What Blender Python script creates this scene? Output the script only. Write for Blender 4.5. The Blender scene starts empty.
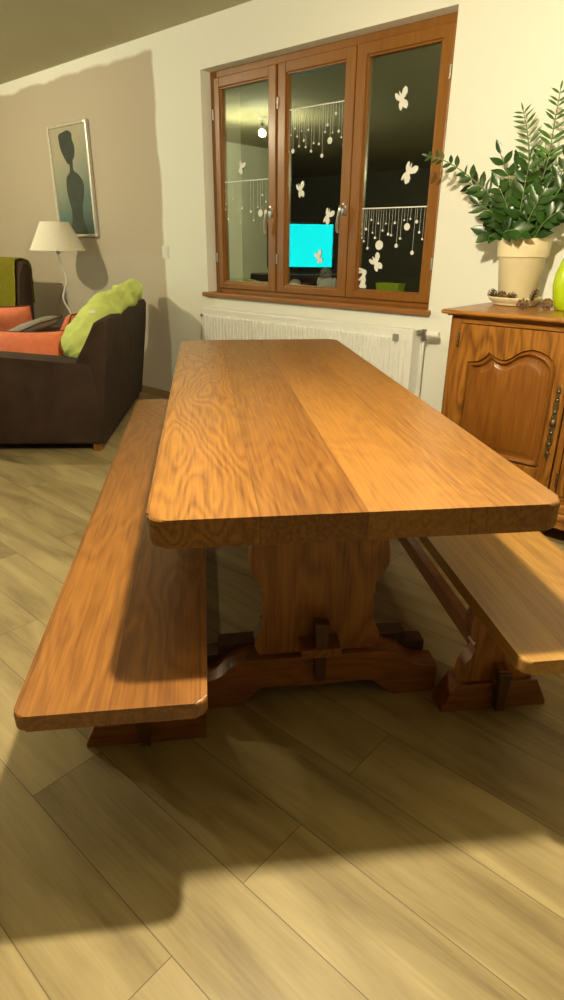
import bpy, bmesh, math, random
from mathutils import Vector, Matrix, noise
random.seed(7)
S = bpy.context.scene
C = S.collection
PI = math.pi

# ------------------------------------------------------------------ camera
F_PX = 602.2
PITCH = math.radians(22.99); YAW = math.radians(41.51); ROLL = math.radians(0.60)
H = 1.21; D = 3.128
cp, sp = math.cos(PITCH), math.sin(PITCH)
FW = Vector((-math.sin(YAW)*cp, math.cos(YAW)*cp, -sp))
RT = Vector((math.cos(YAW), math.sin(YAW), 0)); UP = RT.cross(FW)
RT, UP = math.cos(ROLL)*RT+math.sin(ROLL)*UP, -math.sin(ROLL)*RT+math.cos(ROLL)*UP
O = Vector((0, 0, H))
cam = bpy.data.cameras.new('camera'); camo = bpy.data.objects.new('camera', cam); C.objects.link(camo)
cam.sensor_fit = 'VERTICAL'; cam.sensor_height = 24; cam.lens = F_PX*24/1000; cam.clip_start = .02
m = Matrix((RT, UP, -FW)).transposed().to_4x4(); m.translation = O
camo.matrix_world = m; S.camera = camo

def ray(px, py): return FW+(px-282)/F_PX*RT-(py-500)/F_PX*UP
def aty(px, py, y): d = ray(px, py); return O+d*(y/d.y)
def atz(px, py, z): d = ray(px, py); return O+d*((z-H)/d.z)

TA = math.radians(48.86)
T = Vector((-math.sin(TA), math.cos(TA), 0)); WV = Vector((math.cos(TA), math.sin(TA), 0))

# ------------------------------------------------------------------ materials
def lin(c):
    return tuple(((v/255)/12.92 if v/255 <= .04045 else ((v/255+.055)/1.055)**2.4) for v in c)+(1,)
def newmat(name):
    mt = bpy.data.materials.new(name); mt.use_nodes = True
    nt = mt.node_tree; return mt, nt, nt.nodes['Principled BSDF']
def node(nt, typ, **kw):
    n = nt.nodes.new(typ)
    for k, v in kw.items():
        if k.startswith('i_'): n.inputs[k[2:].replace('_', ' ')].default_value = v
        else: setattr(n, k, v)
    return n
def plain(name, col, rough=.5, metal=0, var=.12, scale=30, bump=0, spec=.5, emit=None, estr=0, sheen=0):
    mt, nt, b = newmat(name); L = nt.links
    tc = node(nt, 'ShaderNodeTexCoord'); nz = node(nt, 'ShaderNodeTexNoise'); nz.inputs['Scale'].default_value = scale
    nz.inputs['Detail'].default_value = 4
    L.new(tc.outputs['Object'], nz.inputs['Vector'])
    rp = node(nt, 'ShaderNodeValToRGB'); c = Vector(col[:3])
    rp.color_ramp.elements[0].position = .3; rp.color_ramp.elements[1].position = .7
    rp.color_ramp.elements[0].color = tuple(c*(1-var))+(1,); rp.color_ramp.elements[1].color = tuple(min(1, v*(1+var)) for v in c)+(1,)
    L.new(nz.outputs['Fac'], rp.inputs['Fac']); L.new(rp.outputs['Color'], b.inputs['Base Color'])
    b.inputs['Roughness'].default_value = rough; b.inputs['Metallic'].default_value = metal
    b.inputs['Specular IOR Level'].default_value = spec
    if sheen: b.inputs['Sheen Weight'].default_value = sheen
    if bump:
        bp = node(nt, 'ShaderNodeBump'); bp.inputs['Strength'].default_value = bump; bp.inputs['Distance'].default_value = .01
        L.new(nz.outputs['Fac'], bp.inputs['Height']); L.new(bp.outputs['Normal'], b.inputs['Normal'])
    if emit:
        b.inputs['Emission Color'].default_value = emit; b.inputs['Emission Strength'].default_value = estr
    return mt
def math_(nt, op, a, b=None):
    n = node(nt, 'ShaderNodeMath', operation=op)
    for i, v in enumerate((a, b)):
        if v is None: continue
        if hasattr(v, 'is_output'): nt.links.new(v, n.inputs[i])
        else: n.inputs[i].default_value = v
    return n.outputs[0]

def oak(name, light, dark, axis='Y', rough=.34, figure=.5, boards=0, board_off=0., ring=9., coat=.25, seedv=0., edge_only=1., bvar=.16, mott=.5):
    """varnished oak: pores along the grain, cathedral rings, optional glued boards across X"""
    mt, nt, b = newmat(name); L = nt.links
    tc = node(nt, 'ShaderNodeTexCoord'); mp = node(nt, 'ShaderNodeMapping')
    L.new(tc.outputs['Object'], mp.inputs['Vector'])
    rot = {'Y': (0, 0, 0), 'X': (0, 0, PI/2), 'Z': (PI/2, 0, 0)}[axis]
    mp.inputs['Rotation'].default_value = rot
    mp.inputs['Location'].default_value = (seedv, seedv*.7, seedv*1.3)
    vec = mp.outputs['Vector']
    sep = node(nt, 'ShaderNodeSeparateXYZ'); L.new(vec, sep.inputs[0])
    x, y, z = sep.outputs
    if boards:
        bi = math_(nt, 'FLOOR', math_(nt, 'DIVIDE', math_(nt, 'ADD', x, board_off), boards))
        wn = node(nt, 'ShaderNodeTexWhiteNoise', noise_dimensions='1D'); L.new(bi, wn.inputs['W'])
        rnd = wn.outputs['Value']
        x2 = math_(nt, 'ADD', x, math_(nt, 'MULTIPLY', rnd, 3.7))
        y2 = math_(nt, 'ADD', y, math_(nt, 'MULTIPLY', rnd, 9.1))
    else:
        rnd = None; x2, y2 = x, y
    cb = node(nt, 'ShaderNodeCombineXYZ'); L.new(x2, cb.inputs[0]); L.new(math_(nt, 'MULTIPLY', y2, .22), cb.inputs[1]); L.new(z, cb.inputs[2])
    # distortion field
    n1 = node(nt, 'ShaderNodeTexNoise'); n1.inputs['Scale'].default_value = 5.5; n1.inputs['Detail'].default_value = 2.5
    L.new(cb.outputs[0], n1.inputs['Vector'])
    # rings: contour lines of the noise field + x
    fld = math_(nt, 'ADD', math_(nt, 'MULTIPLY', n1.outputs['Fac'], ring*1.6), math_(nt, 'MULTIPLY', x2, ring*1.2))
    fr = math_(nt, 'FRACT', fld)
    ringk = .40*figure if not boards else math_(nt, 'MULTIPLY', math_(nt, 'ADD', math_(nt, 'MULTIPLY', math_(nt, 'LESS_THAN', bi, .5), 1.-edge_only), edge_only), .40*figure)
    ringv = math_(nt, 'ABSOLUTE', math_(nt, 'SUBTRACT', math_(nt, 'MULTIPLY', fr, 2.), 1.))
    # pores
    cb2 = node(nt, 'ShaderNodeCombineXYZ'); L.new(math_(nt, 'MULTIPLY', x2, 170.), cb2.inputs[0]); L.new(math_(nt, 'MULTIPLY', y2, 5.), cb2.inputs[1]); L.new(math_(nt, 'MULTIPLY', z, 120.), cb2.inputs[2])
    n2 = node(nt, 'ShaderNodeTexNoise'); n2.inputs['Scale'].default_value = 1.; n2.inputs['Detail'].default_value = 3
    L.new(cb2.outputs[0], n2.inputs['Vector'])
    n3 = node(nt, 'ShaderNodeTexNoise'); n3.inputs['Scale'].default_value = 2.2; n3.inputs['Detail'].default_value = 3
    L.new(cb.outputs[0], n3.inputs['Vector'])
    v = math_(nt, 'ADD', math_(nt, 'MULTIPLY', ringv, ringk), math_(nt, 'MULTIPLY', n2.outputs['Fac'], .75))
    v = math_(nt, 'ADD', v, math_(nt, 'MULTIPLY', n3.outputs['Fac'], mott))
    if rnd is not None: v = math_(nt, 'ADD', v, math_(nt, 'MULTIPLY', math_(nt, 'SUBTRACT', rnd, .5), bvar))
    rp = node(nt, 'ShaderNodeValToRGB')
    lo, hi = .43+.1*figure, .86+.22*figure
    rp.color_ramp.elements[0].position = lo; rp.color_ramp.elements[1].position = min(1, hi)
    rp.color_ramp.elements[0].color = dark; rp.color_ramp.elements[1].color = light
    L.new(v, rp.inputs['Fac'])
    col = rp.outputs['Color']
    if boards:
        # fine seam between glued boards
        frx = math_(nt, 'FRACT', math_(nt, 'DIVIDE', math_(nt, 'ADD', x, board_off), boards))
        seam = math_(nt, 'LESS_THAN', math_(nt, 'MINIMUM', frx, math_(nt, 'SUBTRACT', 1., frx)), .0012/boards)
        mx = node(nt, 'ShaderNodeMix', data_type='RGBA'); L.new(math_(nt, 'MULTIPLY', seam, .45), mx.inputs[0])
        L.new(col, mx.inputs[6]); mx.inputs[7].default_value = tuple(v*.35 for v in dark[:3])+(1,); col = mx.outputs[2]
    L.new(col, b.inputs['Base Color'])
    rr = node(nt, 'ShaderNodeMapRange'); rr.inputs['To Min'].default_value = rough-.06; rr.inputs['To Max'].default_value = rough+.14
    L.new(n3.outputs['Fac'], rr.inputs['Value']); L.new(rr.outputs[0], b.inputs['Roughness'])
    b.inputs['Coat Weight'].default_value = coat; b.inputs['Coat Roughness'].default_value = .22
    bp = node(nt, 'ShaderNodeBump'); bp.inputs['Strength'].default_value = .18; bp.inputs['Distance'].default_value = .002
    L.new(n2.outputs['Fac'], bp.inputs['Height']); L.new(bp.outputs['Normal'], b.inputs['Normal'])
    return mt

M = {}
TL, TD = (.275, .120, .019, 1), (.105, .034, .0045, 1)
M['table'] = oak('oak_tabletop', TL, TD, 'Y', .36, .75, boards=.2, board_off=.394, ring=12, coat=.3, edge_only=.40, bvar=.07, mott=.66)
M['table_x'] = oak('oak_foot', (.27, .095, .020, 1), (.12, .036, .007, 1), 'X', .42, .6)
M['table_z'] = oak('oak_panel', (.33, .13, .026, 1), (.16, .052, .010, 1), 'Z', .42, .9, ring=7)
M['table_y'] = oak('oak_stretcher', (.27, .10, .022, 1), (.12, .036, .008, 1), 'Y', .42, .5)
M['bench'] = oak('oak_bench_seat', (.29, .118, .019, 1), (.140, .046, .006, 1), 'Y', .36, .55, boards=.16, board_off=.163, ring=9, coat=.35)
M['bench_r'] = oak('oak_bench_seat_pale', (.40, .215, .048, 1), (.23, .105, .018, 1), 'Y', .40, .35, boards=.16, board_off=.163, ring=7, coat=.3, seedv=3.1)
M['dark_oak'] = oak('dark_oak_wedge', (.09, .035, .012, 1), (.04, .014, .005, 1), 'Z', .5, .4)
M['cab_x'] = oak('oak_sideboard_rail', (.37, .150, .020, 1), (.19, .062, .008, 1), 'X', .34, 1.0, ring=10, coat=.4)
M['cab_z'] = oak('oak_sideboard_upright', (.33, .128, .018, 1), (.17, .055, .007, 1), 'Z', .34, .6, ring=7, coat=.4)
M['cab_door'] = oak('oak_sideboard_door', (.36, .145, .020, 1), (.15, .048, .006, 1), 'Z', .34, 1.0, ring=10, coat=.4)
M['cab_panel'] = oak('oak_sideboard_panel', (.31, .120, .017, 1), (.18, .056, .007, 1), 'Z', .28, .25, ring=4, coat=.5)
M['win'] = oak('window_timber', (.30, .120, .009, 1), (.21, .072, .006, 1), 'Z', .38, .25, ring=5, coat=.3)
M['win_x'] = oak('window_timber_rail', (.30, .120, .009, 1), (.21, .072, .006, 1), 'X', .38, .25, ring=5, coat=.3)
M['sill'] = oak('window_sill_timber', (.36, .145, .030, 1), (.26, .095, .018, 1), 'X', .45, .25, ring=5, coat=.1)
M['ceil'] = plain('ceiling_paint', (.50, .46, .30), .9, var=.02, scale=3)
M['white'] = plain('white_enamel', (.84, .84, .80), .35, var=.02)
M['white_plastic'] = plain('white_plastic', (.82, .82, .78), .4, var=.02)
M['chrome'] = plain('brushed_nickel', (.62, .60, .55), .28, metal=1, var=.06)
M['brass'] = plain('aged_brass', (.22, .15, .07), .50, metal=1, var=.35, scale=120, bump=.3)
M['silver'] = plain('silver_frame', (.66, .64, .58), .32, metal=.85, var=.08)
M['sofa'] = plain('brown_microfibre', (.036, .017, .008), .85, var=.35, scale=9, bump=.12)
M['lime'] = plain('lime_cotton', (.64, .76, .21), .85, var=.10, scale=12, bump=.5)
M['olive'] = plain('olive_throw', (.36, .33, .018), .9, var=.10, scale=25, bump=.4)
M['coral'] = plain('coral_cotton', (.78, .20, .09), .8, var=.08, scale=22, bump=.3)
M['coral_dark'] = plain('dark_piping', (.10, .03, .02), .8)
M['grey'] = plain('grey_cotton', (.27, .26, .21), .85, var=.08, bump=.2)
M['black_cloth'] = plain('black_cotton', (.02, .017, .014), .9)
M['shade'] = plain('cream_shade', (.80, .76, .64), .8, var=.03, scale=80)
M['pot'] = plain('cream_stoneware', (.78, .68, .44), .55, var=.07, scale=9, bump=.05)
M['soil'] = plain('potting_soil', (.05, .03, .018), .95, var=.5, scale=90, bump=.6)
M['leaf'] = plain('glossy_leaf', (.022, .066, .010), .30, var=.5, scale=14)
M['leaf_new'] = plain('young_leaf', (.06, .15, .022), .38, var=.3, scale=14)
M['stem'] = plain('green_stem', (.12, .20, .05), .5, var=.2)
M['cone'] = plain('pine_cone_scale', (.22, .13, .06), .8, var=.5, scale=70)
M['cone_core'] = plain('pine_cone_core', (.06, .03, .015), .9)
M['limeglass'] = plain('lime_ceramic', (.46, .62, .012), .25, var=.05)
M['sticker'] = plain('white_vinyl_sticker', (.86, .86, .82), .6, var=.02)
M['black'] = plain('black_plastic', (.02, .02, .02), .4)
M['stand'] = plain('dark_wood_stand', (.07, .035, .018), .5, var=.3)
M['skirt'] = oak('skirting_oak', (.32, .22, .10, 1), (.24, .155, .07, 1), 'X', .55, .3)
M['fig_white'] = plain('white_plush', (.75, .74, .68), .9, bump=.4, scale=80)
M['fig_grey'] = plain('grey_plush', (.26, .26, .25), .9, bump=.4, scale=80)
M['red'] = plain('red_paint', (.45, .06, .04), .6)
M['concrete'] = plain('outer_sill_render', (.34, .36, .26), .85, var=.15)
M['bulb'] = plain('lit_bulb', (1, .95, .85), .3, var=0, emit=(1.0, .875, .60, 1), estr=1)
M['bulb2'] = plain('lit_bulb_lounge', (1, .95, .85), .3, var=0, emit=(1.0, .87, .58, 1), estr=1)
M['screen'] = plain('lit_screen', (.01, .01, .01), .3, var=0, emit=(0.0, .88, 1.0, 1), estr=3.1)

def wall_mat():
    mt, nt, b = newmat('wall_paint'); L = nt.links
    g = node(nt, 'ShaderNodeNewGeometry'); s = node(nt, 'ShaderNodeSeparateXYZ'); L.new(g.outputs['Position'], s.inputs[0])
    n = node(nt, 'ShaderNodeTexNoise'); n.inputs['Scale'].default_value = 3.; n.inputs['Detail'].default_value = 6; L.new(g.outputs['Position'], n.inputs['Vector'])
    wob = math_(nt, 'MULTIPLY', math_(nt, 'SUBTRACT', n.outputs['Fac'], .5), .09)
    def step(v, edge, w=.012):
        r = node(nt, 'ShaderNodeMapRange'); r.inputs['From Min'].default_value = edge-w; r.inputs['From Max'].default_value = edge+w
        L.new(v, r.inputs['Value']); return r.outputs[0]
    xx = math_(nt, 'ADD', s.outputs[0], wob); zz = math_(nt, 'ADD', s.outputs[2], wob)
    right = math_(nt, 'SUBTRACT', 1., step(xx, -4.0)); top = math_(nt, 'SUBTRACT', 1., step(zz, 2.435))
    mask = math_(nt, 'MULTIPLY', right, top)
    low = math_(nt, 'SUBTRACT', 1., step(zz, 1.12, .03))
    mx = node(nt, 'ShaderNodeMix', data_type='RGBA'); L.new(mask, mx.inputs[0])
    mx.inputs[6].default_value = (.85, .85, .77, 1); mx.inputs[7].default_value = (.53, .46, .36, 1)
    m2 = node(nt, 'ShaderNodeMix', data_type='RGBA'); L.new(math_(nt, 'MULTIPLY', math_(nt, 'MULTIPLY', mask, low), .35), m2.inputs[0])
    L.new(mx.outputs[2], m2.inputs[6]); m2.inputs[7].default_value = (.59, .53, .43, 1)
    L.new(m2.outputs[2], b.inputs['Base Color']); b.inputs['Roughness'].default_value = .85
    n2 = node(nt, 'ShaderNodeTexNoise'); n2.inputs['Scale'].default_value = 140.; L.new(g.outputs['Position'], n2.inputs['Vector'])
    bp = node(nt, 'ShaderNodeBump'); bp.inputs['Strength'].default_value = .12; bp.inputs['Distance'].default_value = .003
    L.new(n2.outputs['Fac'], bp.inputs['Height']); L.new(bp.outputs['Normal'], b.inputs['Normal'])
    return mt
M['wall'] = wall_mat()
M['wall_lounge'] = plain('pale_lounge_paint', (.85, .86, .74), .9, var=.02, scale=3)
M['wall_dim'] = plain('low_bounce_wall', (.24, .22, .15), .9, var=.03, scale=3)  # out-of-view walls, coloured dark to hold down bounced light

def floor_mat():
    mt, nt, b = newmat('laminate_planks'); L = nt.links
    g = node(nt, 'ShaderNodeNewGeometry'); s = node(nt, 'ShaderNodeSeparateXYZ'); L.new(g.outputs['Position'], s.inputs[0])
    W_, LEN, Y0, X0 = .1850, 1.20, .0200, -.605
    yy = math_(nt, 'DIVIDE', math_(nt, 'SUBTRACT', s.outputs[1], Y0), W_)
    row = math_(nt, 'FLOOR', yy); fy = math_(nt, 'FRACT', yy)
    odd = math_(nt, 'FLOORED_MODULO', row, 2.)
    off = math_(nt, 'MULTIPLY', math_(nt, 'SUBTRACT', 1., odd), -.52)
    wnr = node(nt, 'ShaderNodeTexWhiteNoise', noise_dimensions='1D'); L.new(row, wnr.inputs['W'])
    xx = math_(nt, 'DIVIDE', math_(nt, 'SUBTRACT', s.outputs[0], math_(nt, 'ADD', off, X0)), LEN)
    col_ = math_(nt, 'FLOOR', xx); fx = math_(nt, 'FRACT', xx)
    wn = node(nt, 'ShaderNodeTexWhiteNoise', noise_dimensions='2D')
    cb = node(nt, 'ShaderNodeCombineXYZ'); L.new(row, cb.inputs[0]); L.new(col_, cb.inputs[1]); L.new(cb.outputs[0], wn.inputs['Vector'])
    rnd = wn.outputs['Value']
    c2 = node(nt, 'ShaderNodeCombineXYZ')
    L.new(math_(nt, 'ADD', math_(nt, 'MULTIPLY', s.outputs[0], 1.6), math_(nt, 'MULTIPLY', rnd, 31.)), c2.inputs[0])
    L.new(math_(nt, 'ADD', math_(nt, 'MULTIPLY', s.outputs[1], 9.), math_(nt, 'MULTIPLY', rnd, 17.)), c2.inputs[1])
    n1 = node(nt, 'ShaderNodeTexNoise'); n1.inputs['Scale'].default_value = 1.1; n1.inputs['Detail'].default_value = 5; n1.inputs['Distortion'].default_value = .9
    L.new(c2.outputs[0], n1.inputs['Vector'])
    c3 = node(nt, 'ShaderNodeCombineXYZ')
    L.new(math_(nt, 'ADD', math_(nt, 'MULTIPLY', s.outputs[0], 7.), math_(nt, 'MULTIPLY', rnd, 13.)), c3.inputs[0])
    L.new(math_(nt, 'MULTIPLY', s.outputs[1], 150.), c3.inputs[1])
    n2 = node(nt, 'ShaderNodeTexNoise'); n2.inputs['Scale'].default_value = 1.; n2.inputs['Detail'].default_value = 3
    L.new(c3.outputs[0], n2.inputs['Vector'])
    # sparse knots
    vo = node(nt, 'ShaderNodeTexVoronoi'); vo.inputs['Scale'].default_value = 1.
    c4 = node(nt, 'ShaderNodeCombineXYZ')
    L.new(math_(nt, 'ADD', math_(nt, 'MULTIPLY', s.outputs[0], 1.5), math_(nt, 'MULTIPLY', n1.outputs['Fac'], .08)), c4.inputs[0]); L.new(math_(nt, 'MULTIPLY', s.outputs[1], 3.2), c4.inputs[1])
    L.new(c4.outputs[0], vo.inputs['Vector'])
    kn = node(nt, 'ShaderNodeMapRange'); kn.inputs['From Min'].default_value = .10; kn.inputs['From Max'].default_value = .0
    L.new(vo.outputs['Distance'], kn.inputs['Value'])
    v = math_(nt, 'ADD', math_(nt, 'MULTIPLY', n1.outputs['Fac'], 1.0), math_(nt, 'MULTIPLY', n2.outputs['Fac'], .25))
    v = math_(nt, 'ADD', v, math_(nt, 'MULTIPLY', math_(nt, 'SUBTRACT', rnd, .5), .16))
    v = math_(nt, 'SUBTRACT', v, math_(nt, 'MULTIPLY', kn.outputs[0], .45))
    rp = node(nt, 'ShaderNodeValToRGB'); e = rp.color_ramp.elements
    e[0].position = .30; e[0].color = (.150, .104, .045, 1); e[1].position = .85; e[1].color = (.42, .333, .165, 1)
    em = e.new(.58); em.color = (.300, .230, .106, 1)
    L.new(v, rp.inputs['Fac'])
    ey = math_(nt, 'MULTIPLY', math_(nt, 'MINIMUM', fy, math_(nt, 'SUBTRACT', 1., fy)), W_)
    ex = math_(nt, 'MULTIPLY', math_(nt, 'MINIMUM', fx, math_(nt, 'SUBTRACT', 1., fx)), LEN)
    seam = math_(nt, 'LESS_THAN', math_(nt, 'MINIMUM', ex, ey), .0011)
    mx = node(nt, 'ShaderNodeMix', data_type='RGBA'); L.new(math_(nt, 'MULTIPLY', seam, .75), mx.inputs[0])
    L.new(rp.outputs['Color'], mx.inputs[6]); mx.inputs[7].default_value = (.09, .06, .035, 1)
    L.new(mx.outputs[2], b.inputs['Base Color']); b.inputs['Roughness'].default_value = .48
    b.inputs['Specular IOR Level'].default_value = .4
    return mt
M['floor'] = floor_mat()

def glass_mat():
    mt, nt, b = newmat('window_glass'); nt.nodes.remove(b); L = nt.links
    t = node(nt, 'ShaderNodeBsdfTransparent'); t.inputs[0].default_value = (.93, .96, .93, 1)
    g = node(nt, 'ShaderNodeBsdfGlossy'); g.inputs['Roughness'].default_value = 0; g.inputs[0].default_value = (.88, 1, .86, 1)
    lw = node(nt, 'ShaderNodeLayerWeight'); lw.inputs['Blend'].default_value = .5
    rf_ = math_(nt, 'ADD', math_(nt, 'MULTIPLY', math_(nt, 'POWER', lw.outputs['Facing'], 5.), .8), .20)   # reflectance raised above plain glass to brighten the mirrored room
    mx = node(nt, 'ShaderNodeMixShader'); L.new(rf_, mx.inputs[0]); L.new(t.outputs[0], mx.inputs[1]); L.new(g.outputs[0], mx.inputs[2])
    L.new(mx.outputs[0], nt.nodes['Material Output'].inputs[0]); return mt
M['glass'] = glass_mat()

def art_mat():
    mt, nt, b = newmat('print_paper'); L = nt.links
    tc = node(nt, 'ShaderNodeTexCoord'); s = node(nt, 'ShaderNodeSeparateXYZ'); L.new(tc.outputs['Object'], s.inputs[0])
    n = node(nt, 'ShaderNodeTexNoise'); n.inputs['Scale'].default_value = 5; L.new(tc.outputs['Object'], n.inputs['Vector'])
    v = math_(nt, 'ADD', s.outputs[2], math_(nt, 'MULTIPLY', n.outputs['Fac'], .18))
    v = math_(nt, 'SUBTRACT', v, math_(nt, 'MULTIPLY', s.outputs[0], .45))
    v = math_(nt, 'ADD', v, .42)
    rp = node(nt, 'ShaderNodeValToRGB'); e = rp.color_ramp.elements
    e[0].position = .05; e[0].color = (.035, .065, .062, 1); e[1].position = .80; e[1].color = (.44, .40, .28, 1)
    for p_, c_ in ((.30, (.08, .15, .14, 1)), (.52, (.24, .28, .22, 1))):
        k = e.new(p_); k.color = c_
    L.new(v, rp.inputs['Fac']); L.new(rp.outputs['Color'], b.inputs['Base Color']); b.inputs['Roughness'].default_value = .45
    return mt
M['art'] = art_mat()
M['ink'] = plain('dark_ink', (.022, .034, .028), .5, var=.35, scale=9)

# ------------------------------------------------------------------ mesh helpers
def obj(name, bm, mat, parent=None, smooth=False, angle=None):
    bmesh.ops.recalc_face_normals(bm, faces=bm.faces[:])
    me = bpy.data.meshes.new(name); bm.to_mesh(me); bm.free(); me.materials.append(mat)
    if smooth:
        for p in me.polygons: p.use_smooth = True
        if angle is not None:
            try: me.set_sharp_from_angle(angle=math.radians(angle))
            except Exception: pass
    o = bpy.data.objects.new(name, me); C.objects.link(o)
    if parent: o.parent = parent
    return o
def tag(o, label, cat, group=None):
    o['label'] = label; o['category'] = cat
    if group: o['group'] = group
    return o
def thing(name, label, cat, loc=(0, 0, 0), rz=0, group=None):
    o = bpy.data.objects.new(name, None); C.objects.link(o); o.location = loc; o.rotation_euler = (0, 0, rz)
    o.empty_display_size = .1
    return tag(o, label, cat, group)
def struct(name, bm, mat, parent=None, **k):
    o = obj(name, bm, mat, parent, **k)
    if parent is None: o['kind'] = 'structure'
    return o
def box(bm, x0, x1, y0, y1, z0, z1, bev=0, seg=2, mat=None):
    r = bmesh.ops.create_cube(bm, size=1)
    vs = r['verts']
    for v in vs: v.co = Vector((x0+(v.co.x+.5)*(x1-x0), y0+(v.co.y+.5)*(y1-y0), z0+(v.co.z+.5)*(z1-z0)))
    if bev:
        es = list({e for v in vs for e in v.link_edges})
        r2 = bmesh.ops.bevel(bm, geom=es, offset=bev, segments=seg, affect='EDGES', profile=.5)
        vs = r2['verts'] if 'verts' in r2 else vs
    if mat is not None:
        for v in {v for v in vs}: v.co = mat @ v.co
    return vs
def BM(): return bmesh.new()
def boxbm(*a, **k): b = BM(); box(b, *a, **k); return b
def prism(bm, pts, a0, a1, plane='XZ', bev=0, seg=2):
    """extrude polygon pts; plane XZ -> along y, XY -> along z, YZ -> along x"""
    def P(u, v, w): return {'XZ': (u, w, v), 'XY': (u, v, w), 'YZ': (w, u, v)}[plane]
    A = [bm.verts.new(P(u, v, a0)) for u, v in pts]; B = [bm.verts.new(P(u, v, a1)) for u, v in pts]
    n = len(pts); fs = [bm.faces.new(A), bm.faces.new(B[::-1])]
    for i in range(n): fs.append(bm.faces.new((A[i], A[(i+1) % n], B[(i+1) % n], B[i])))
    if bev:
        es = [e for e in fs[0].edges]+[e for e in fs[1].edges]
        bmesh.ops.bevel(bm, geom=es, offset=bev, segments=seg, affect='EDGES', profile=.5, clamp_overlap=True)
    return bm
def catmull(pts, n=6, closed=False):
    out = []; N = len(pts); rng = range(N if closed else N-1)
    for i in rng:
        g = lambda k: Vector(pts[k % N] if closed else pts[max(0, min(N-1, k))])
        p0, p1, p2, p3 = g(i-1), g(i), g(i+1), g(i+2)
        for j in range(n):
            t = j/n
            out.append(.5*((2*p1)+(-p0+p2)*t+(2*p0-5*p1+4*p2-p3)*t*t+(-p0+3*p1-3*p2+p3)*t**3))
    if not closed: out.append(Vector(pts[-1]))
    return out
def lathe(bm, prof, seg=32, c=(0, 0, 0)):
    rings = []
    for r, z in prof:
        if r < 1e-5: rings.append([bm.verts.new((c[0], c[1], c[2]+z))])
        else: rings.append([bm.verts.new((c[0]+r*math.cos(2*PI*k/seg), c[1]+r*math.sin(2*PI*k/seg), c[2]+z)) for k in range(seg)])
    for a, b in zip(rings, rings[1:]):
        for k in range(seg):
            q = [a[k % len(a)], a[(k+1) % len(a)], b[(k+1) % len(b)], b[k % len(b)]]
            q2 = []
            for v in q:
                if v not in q2: q2.append(v)
            if len(q2) > 2: bm.faces.new(q2)
    return bm
def tube(bm, pts, r, seg=8, caps=True, squash=None):
    pts = [Vector(p) for p in pts]; n = len(pts); rings = []
    rr = r if isinstance(r, (list, tuple)) else [r]*n
    up = Vector((0, 0, 1)); prev = None
    for i, p in enumerate(pts):
        d = (pts[min(n-1, i+1)]-pts[max(0, i-1)]).normalized()
        if prev is None:
            a = d.orthogonal().normalized()
        else:
            a = (prev-d*prev.dot(d)).normalized()
        prev = a; b = d.cross(a)
        rings.append([bm.verts.new(p+rr[i]*(math.cos(2*PI*k/seg)*a+math.sin(2*PI*k/seg)*b)) for k in range(seg)])
    for A, B in zip(rings, rings[1:]):
        for k in range(seg): bm.faces.new((A[k], A[(k+1) % seg], B[(k+1) % seg], B[k]))
    if caps: bm.faces.new(rings[0][::-1]); bm.faces.new(rings[-1])
    return bm
def roundrect(hx, hy, r, n=5):
    pts = []
    for cx, cy, a0 in ((hx-r, hy-r, 0), (-hx+r, hy-r, 90), (-hx+r, -hy+r, 180), (hx-r, -hy+r, 270)):
        for k in range(n+1):
            a = math.radians(a0+90*k/n); pts.append((cx+r*math.cos(a), cy+r*math.sin(a)))
    return pts
def slab(hx, hy, z0, z1, r, bev, seg=3):
    bm = BM(); prism(bm, roundrect(hx, hy, r), z0, z1, 'XY', bev=bev, seg=seg); return bm

# ------------------------------------------------------------------ room shell
XL, XR, YB, ZC = -7.0, 1.9, -4.6, 2.515
WX0, WX1, WZ0, WZ1 = -3.515, -1.705, .885, 2.245     # window opening
WT = .36
bm = BM()
box(bm, XL-.2, WX0, D, D+WT, 0, ZC); box(bm, WX1, XR+.2, D, D+WT, 0, ZC)
box(bm, WX0, WX1, D, D+WT, 0, WZ0); box(bm, WX0, WX1, D, D+WT, WZ1, ZC)
struct('wall_back', bm, M['wall'])
struct('floor', boxbm(XL-3.2, XR+.2, YB-.2, D+WT, -.12, 0), M['floor'])
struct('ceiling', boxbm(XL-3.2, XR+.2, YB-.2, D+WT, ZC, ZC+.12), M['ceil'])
struct('wall_right', boxbm(XR, XR+.2, YB, D, 0, ZC), M['wall_dim'])
struct('wall_front', boxbm(XL-3.2, XR+.2, YB-.2, YB, 0, ZC), M['wall_dim'])
bm = BM(); box(bm, XL-.2, XL, -1.15, D, 0, ZC); box(bm, XL-3.2, XL-.2, -1.15, -.95, 0, ZC)
struct('wall_left', bm, M['wall_lounge'])
struct('wall_hall', boxbm(XL-3.2, XL-3., YB, -1.15, 0, ZC), M['wall_dim'])
bm = BM(); box(bm, XL, XR, D-.014, D, 0, .062, bev=.003)
struct('baseboard_back', bm, M['skirt'])
bm = BM(); box(bm, XL, XL+.014, -1.15, D-.014, 0, .062, bev=.003)
struct('baseboard_left', bm, M['skirt'])

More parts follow.
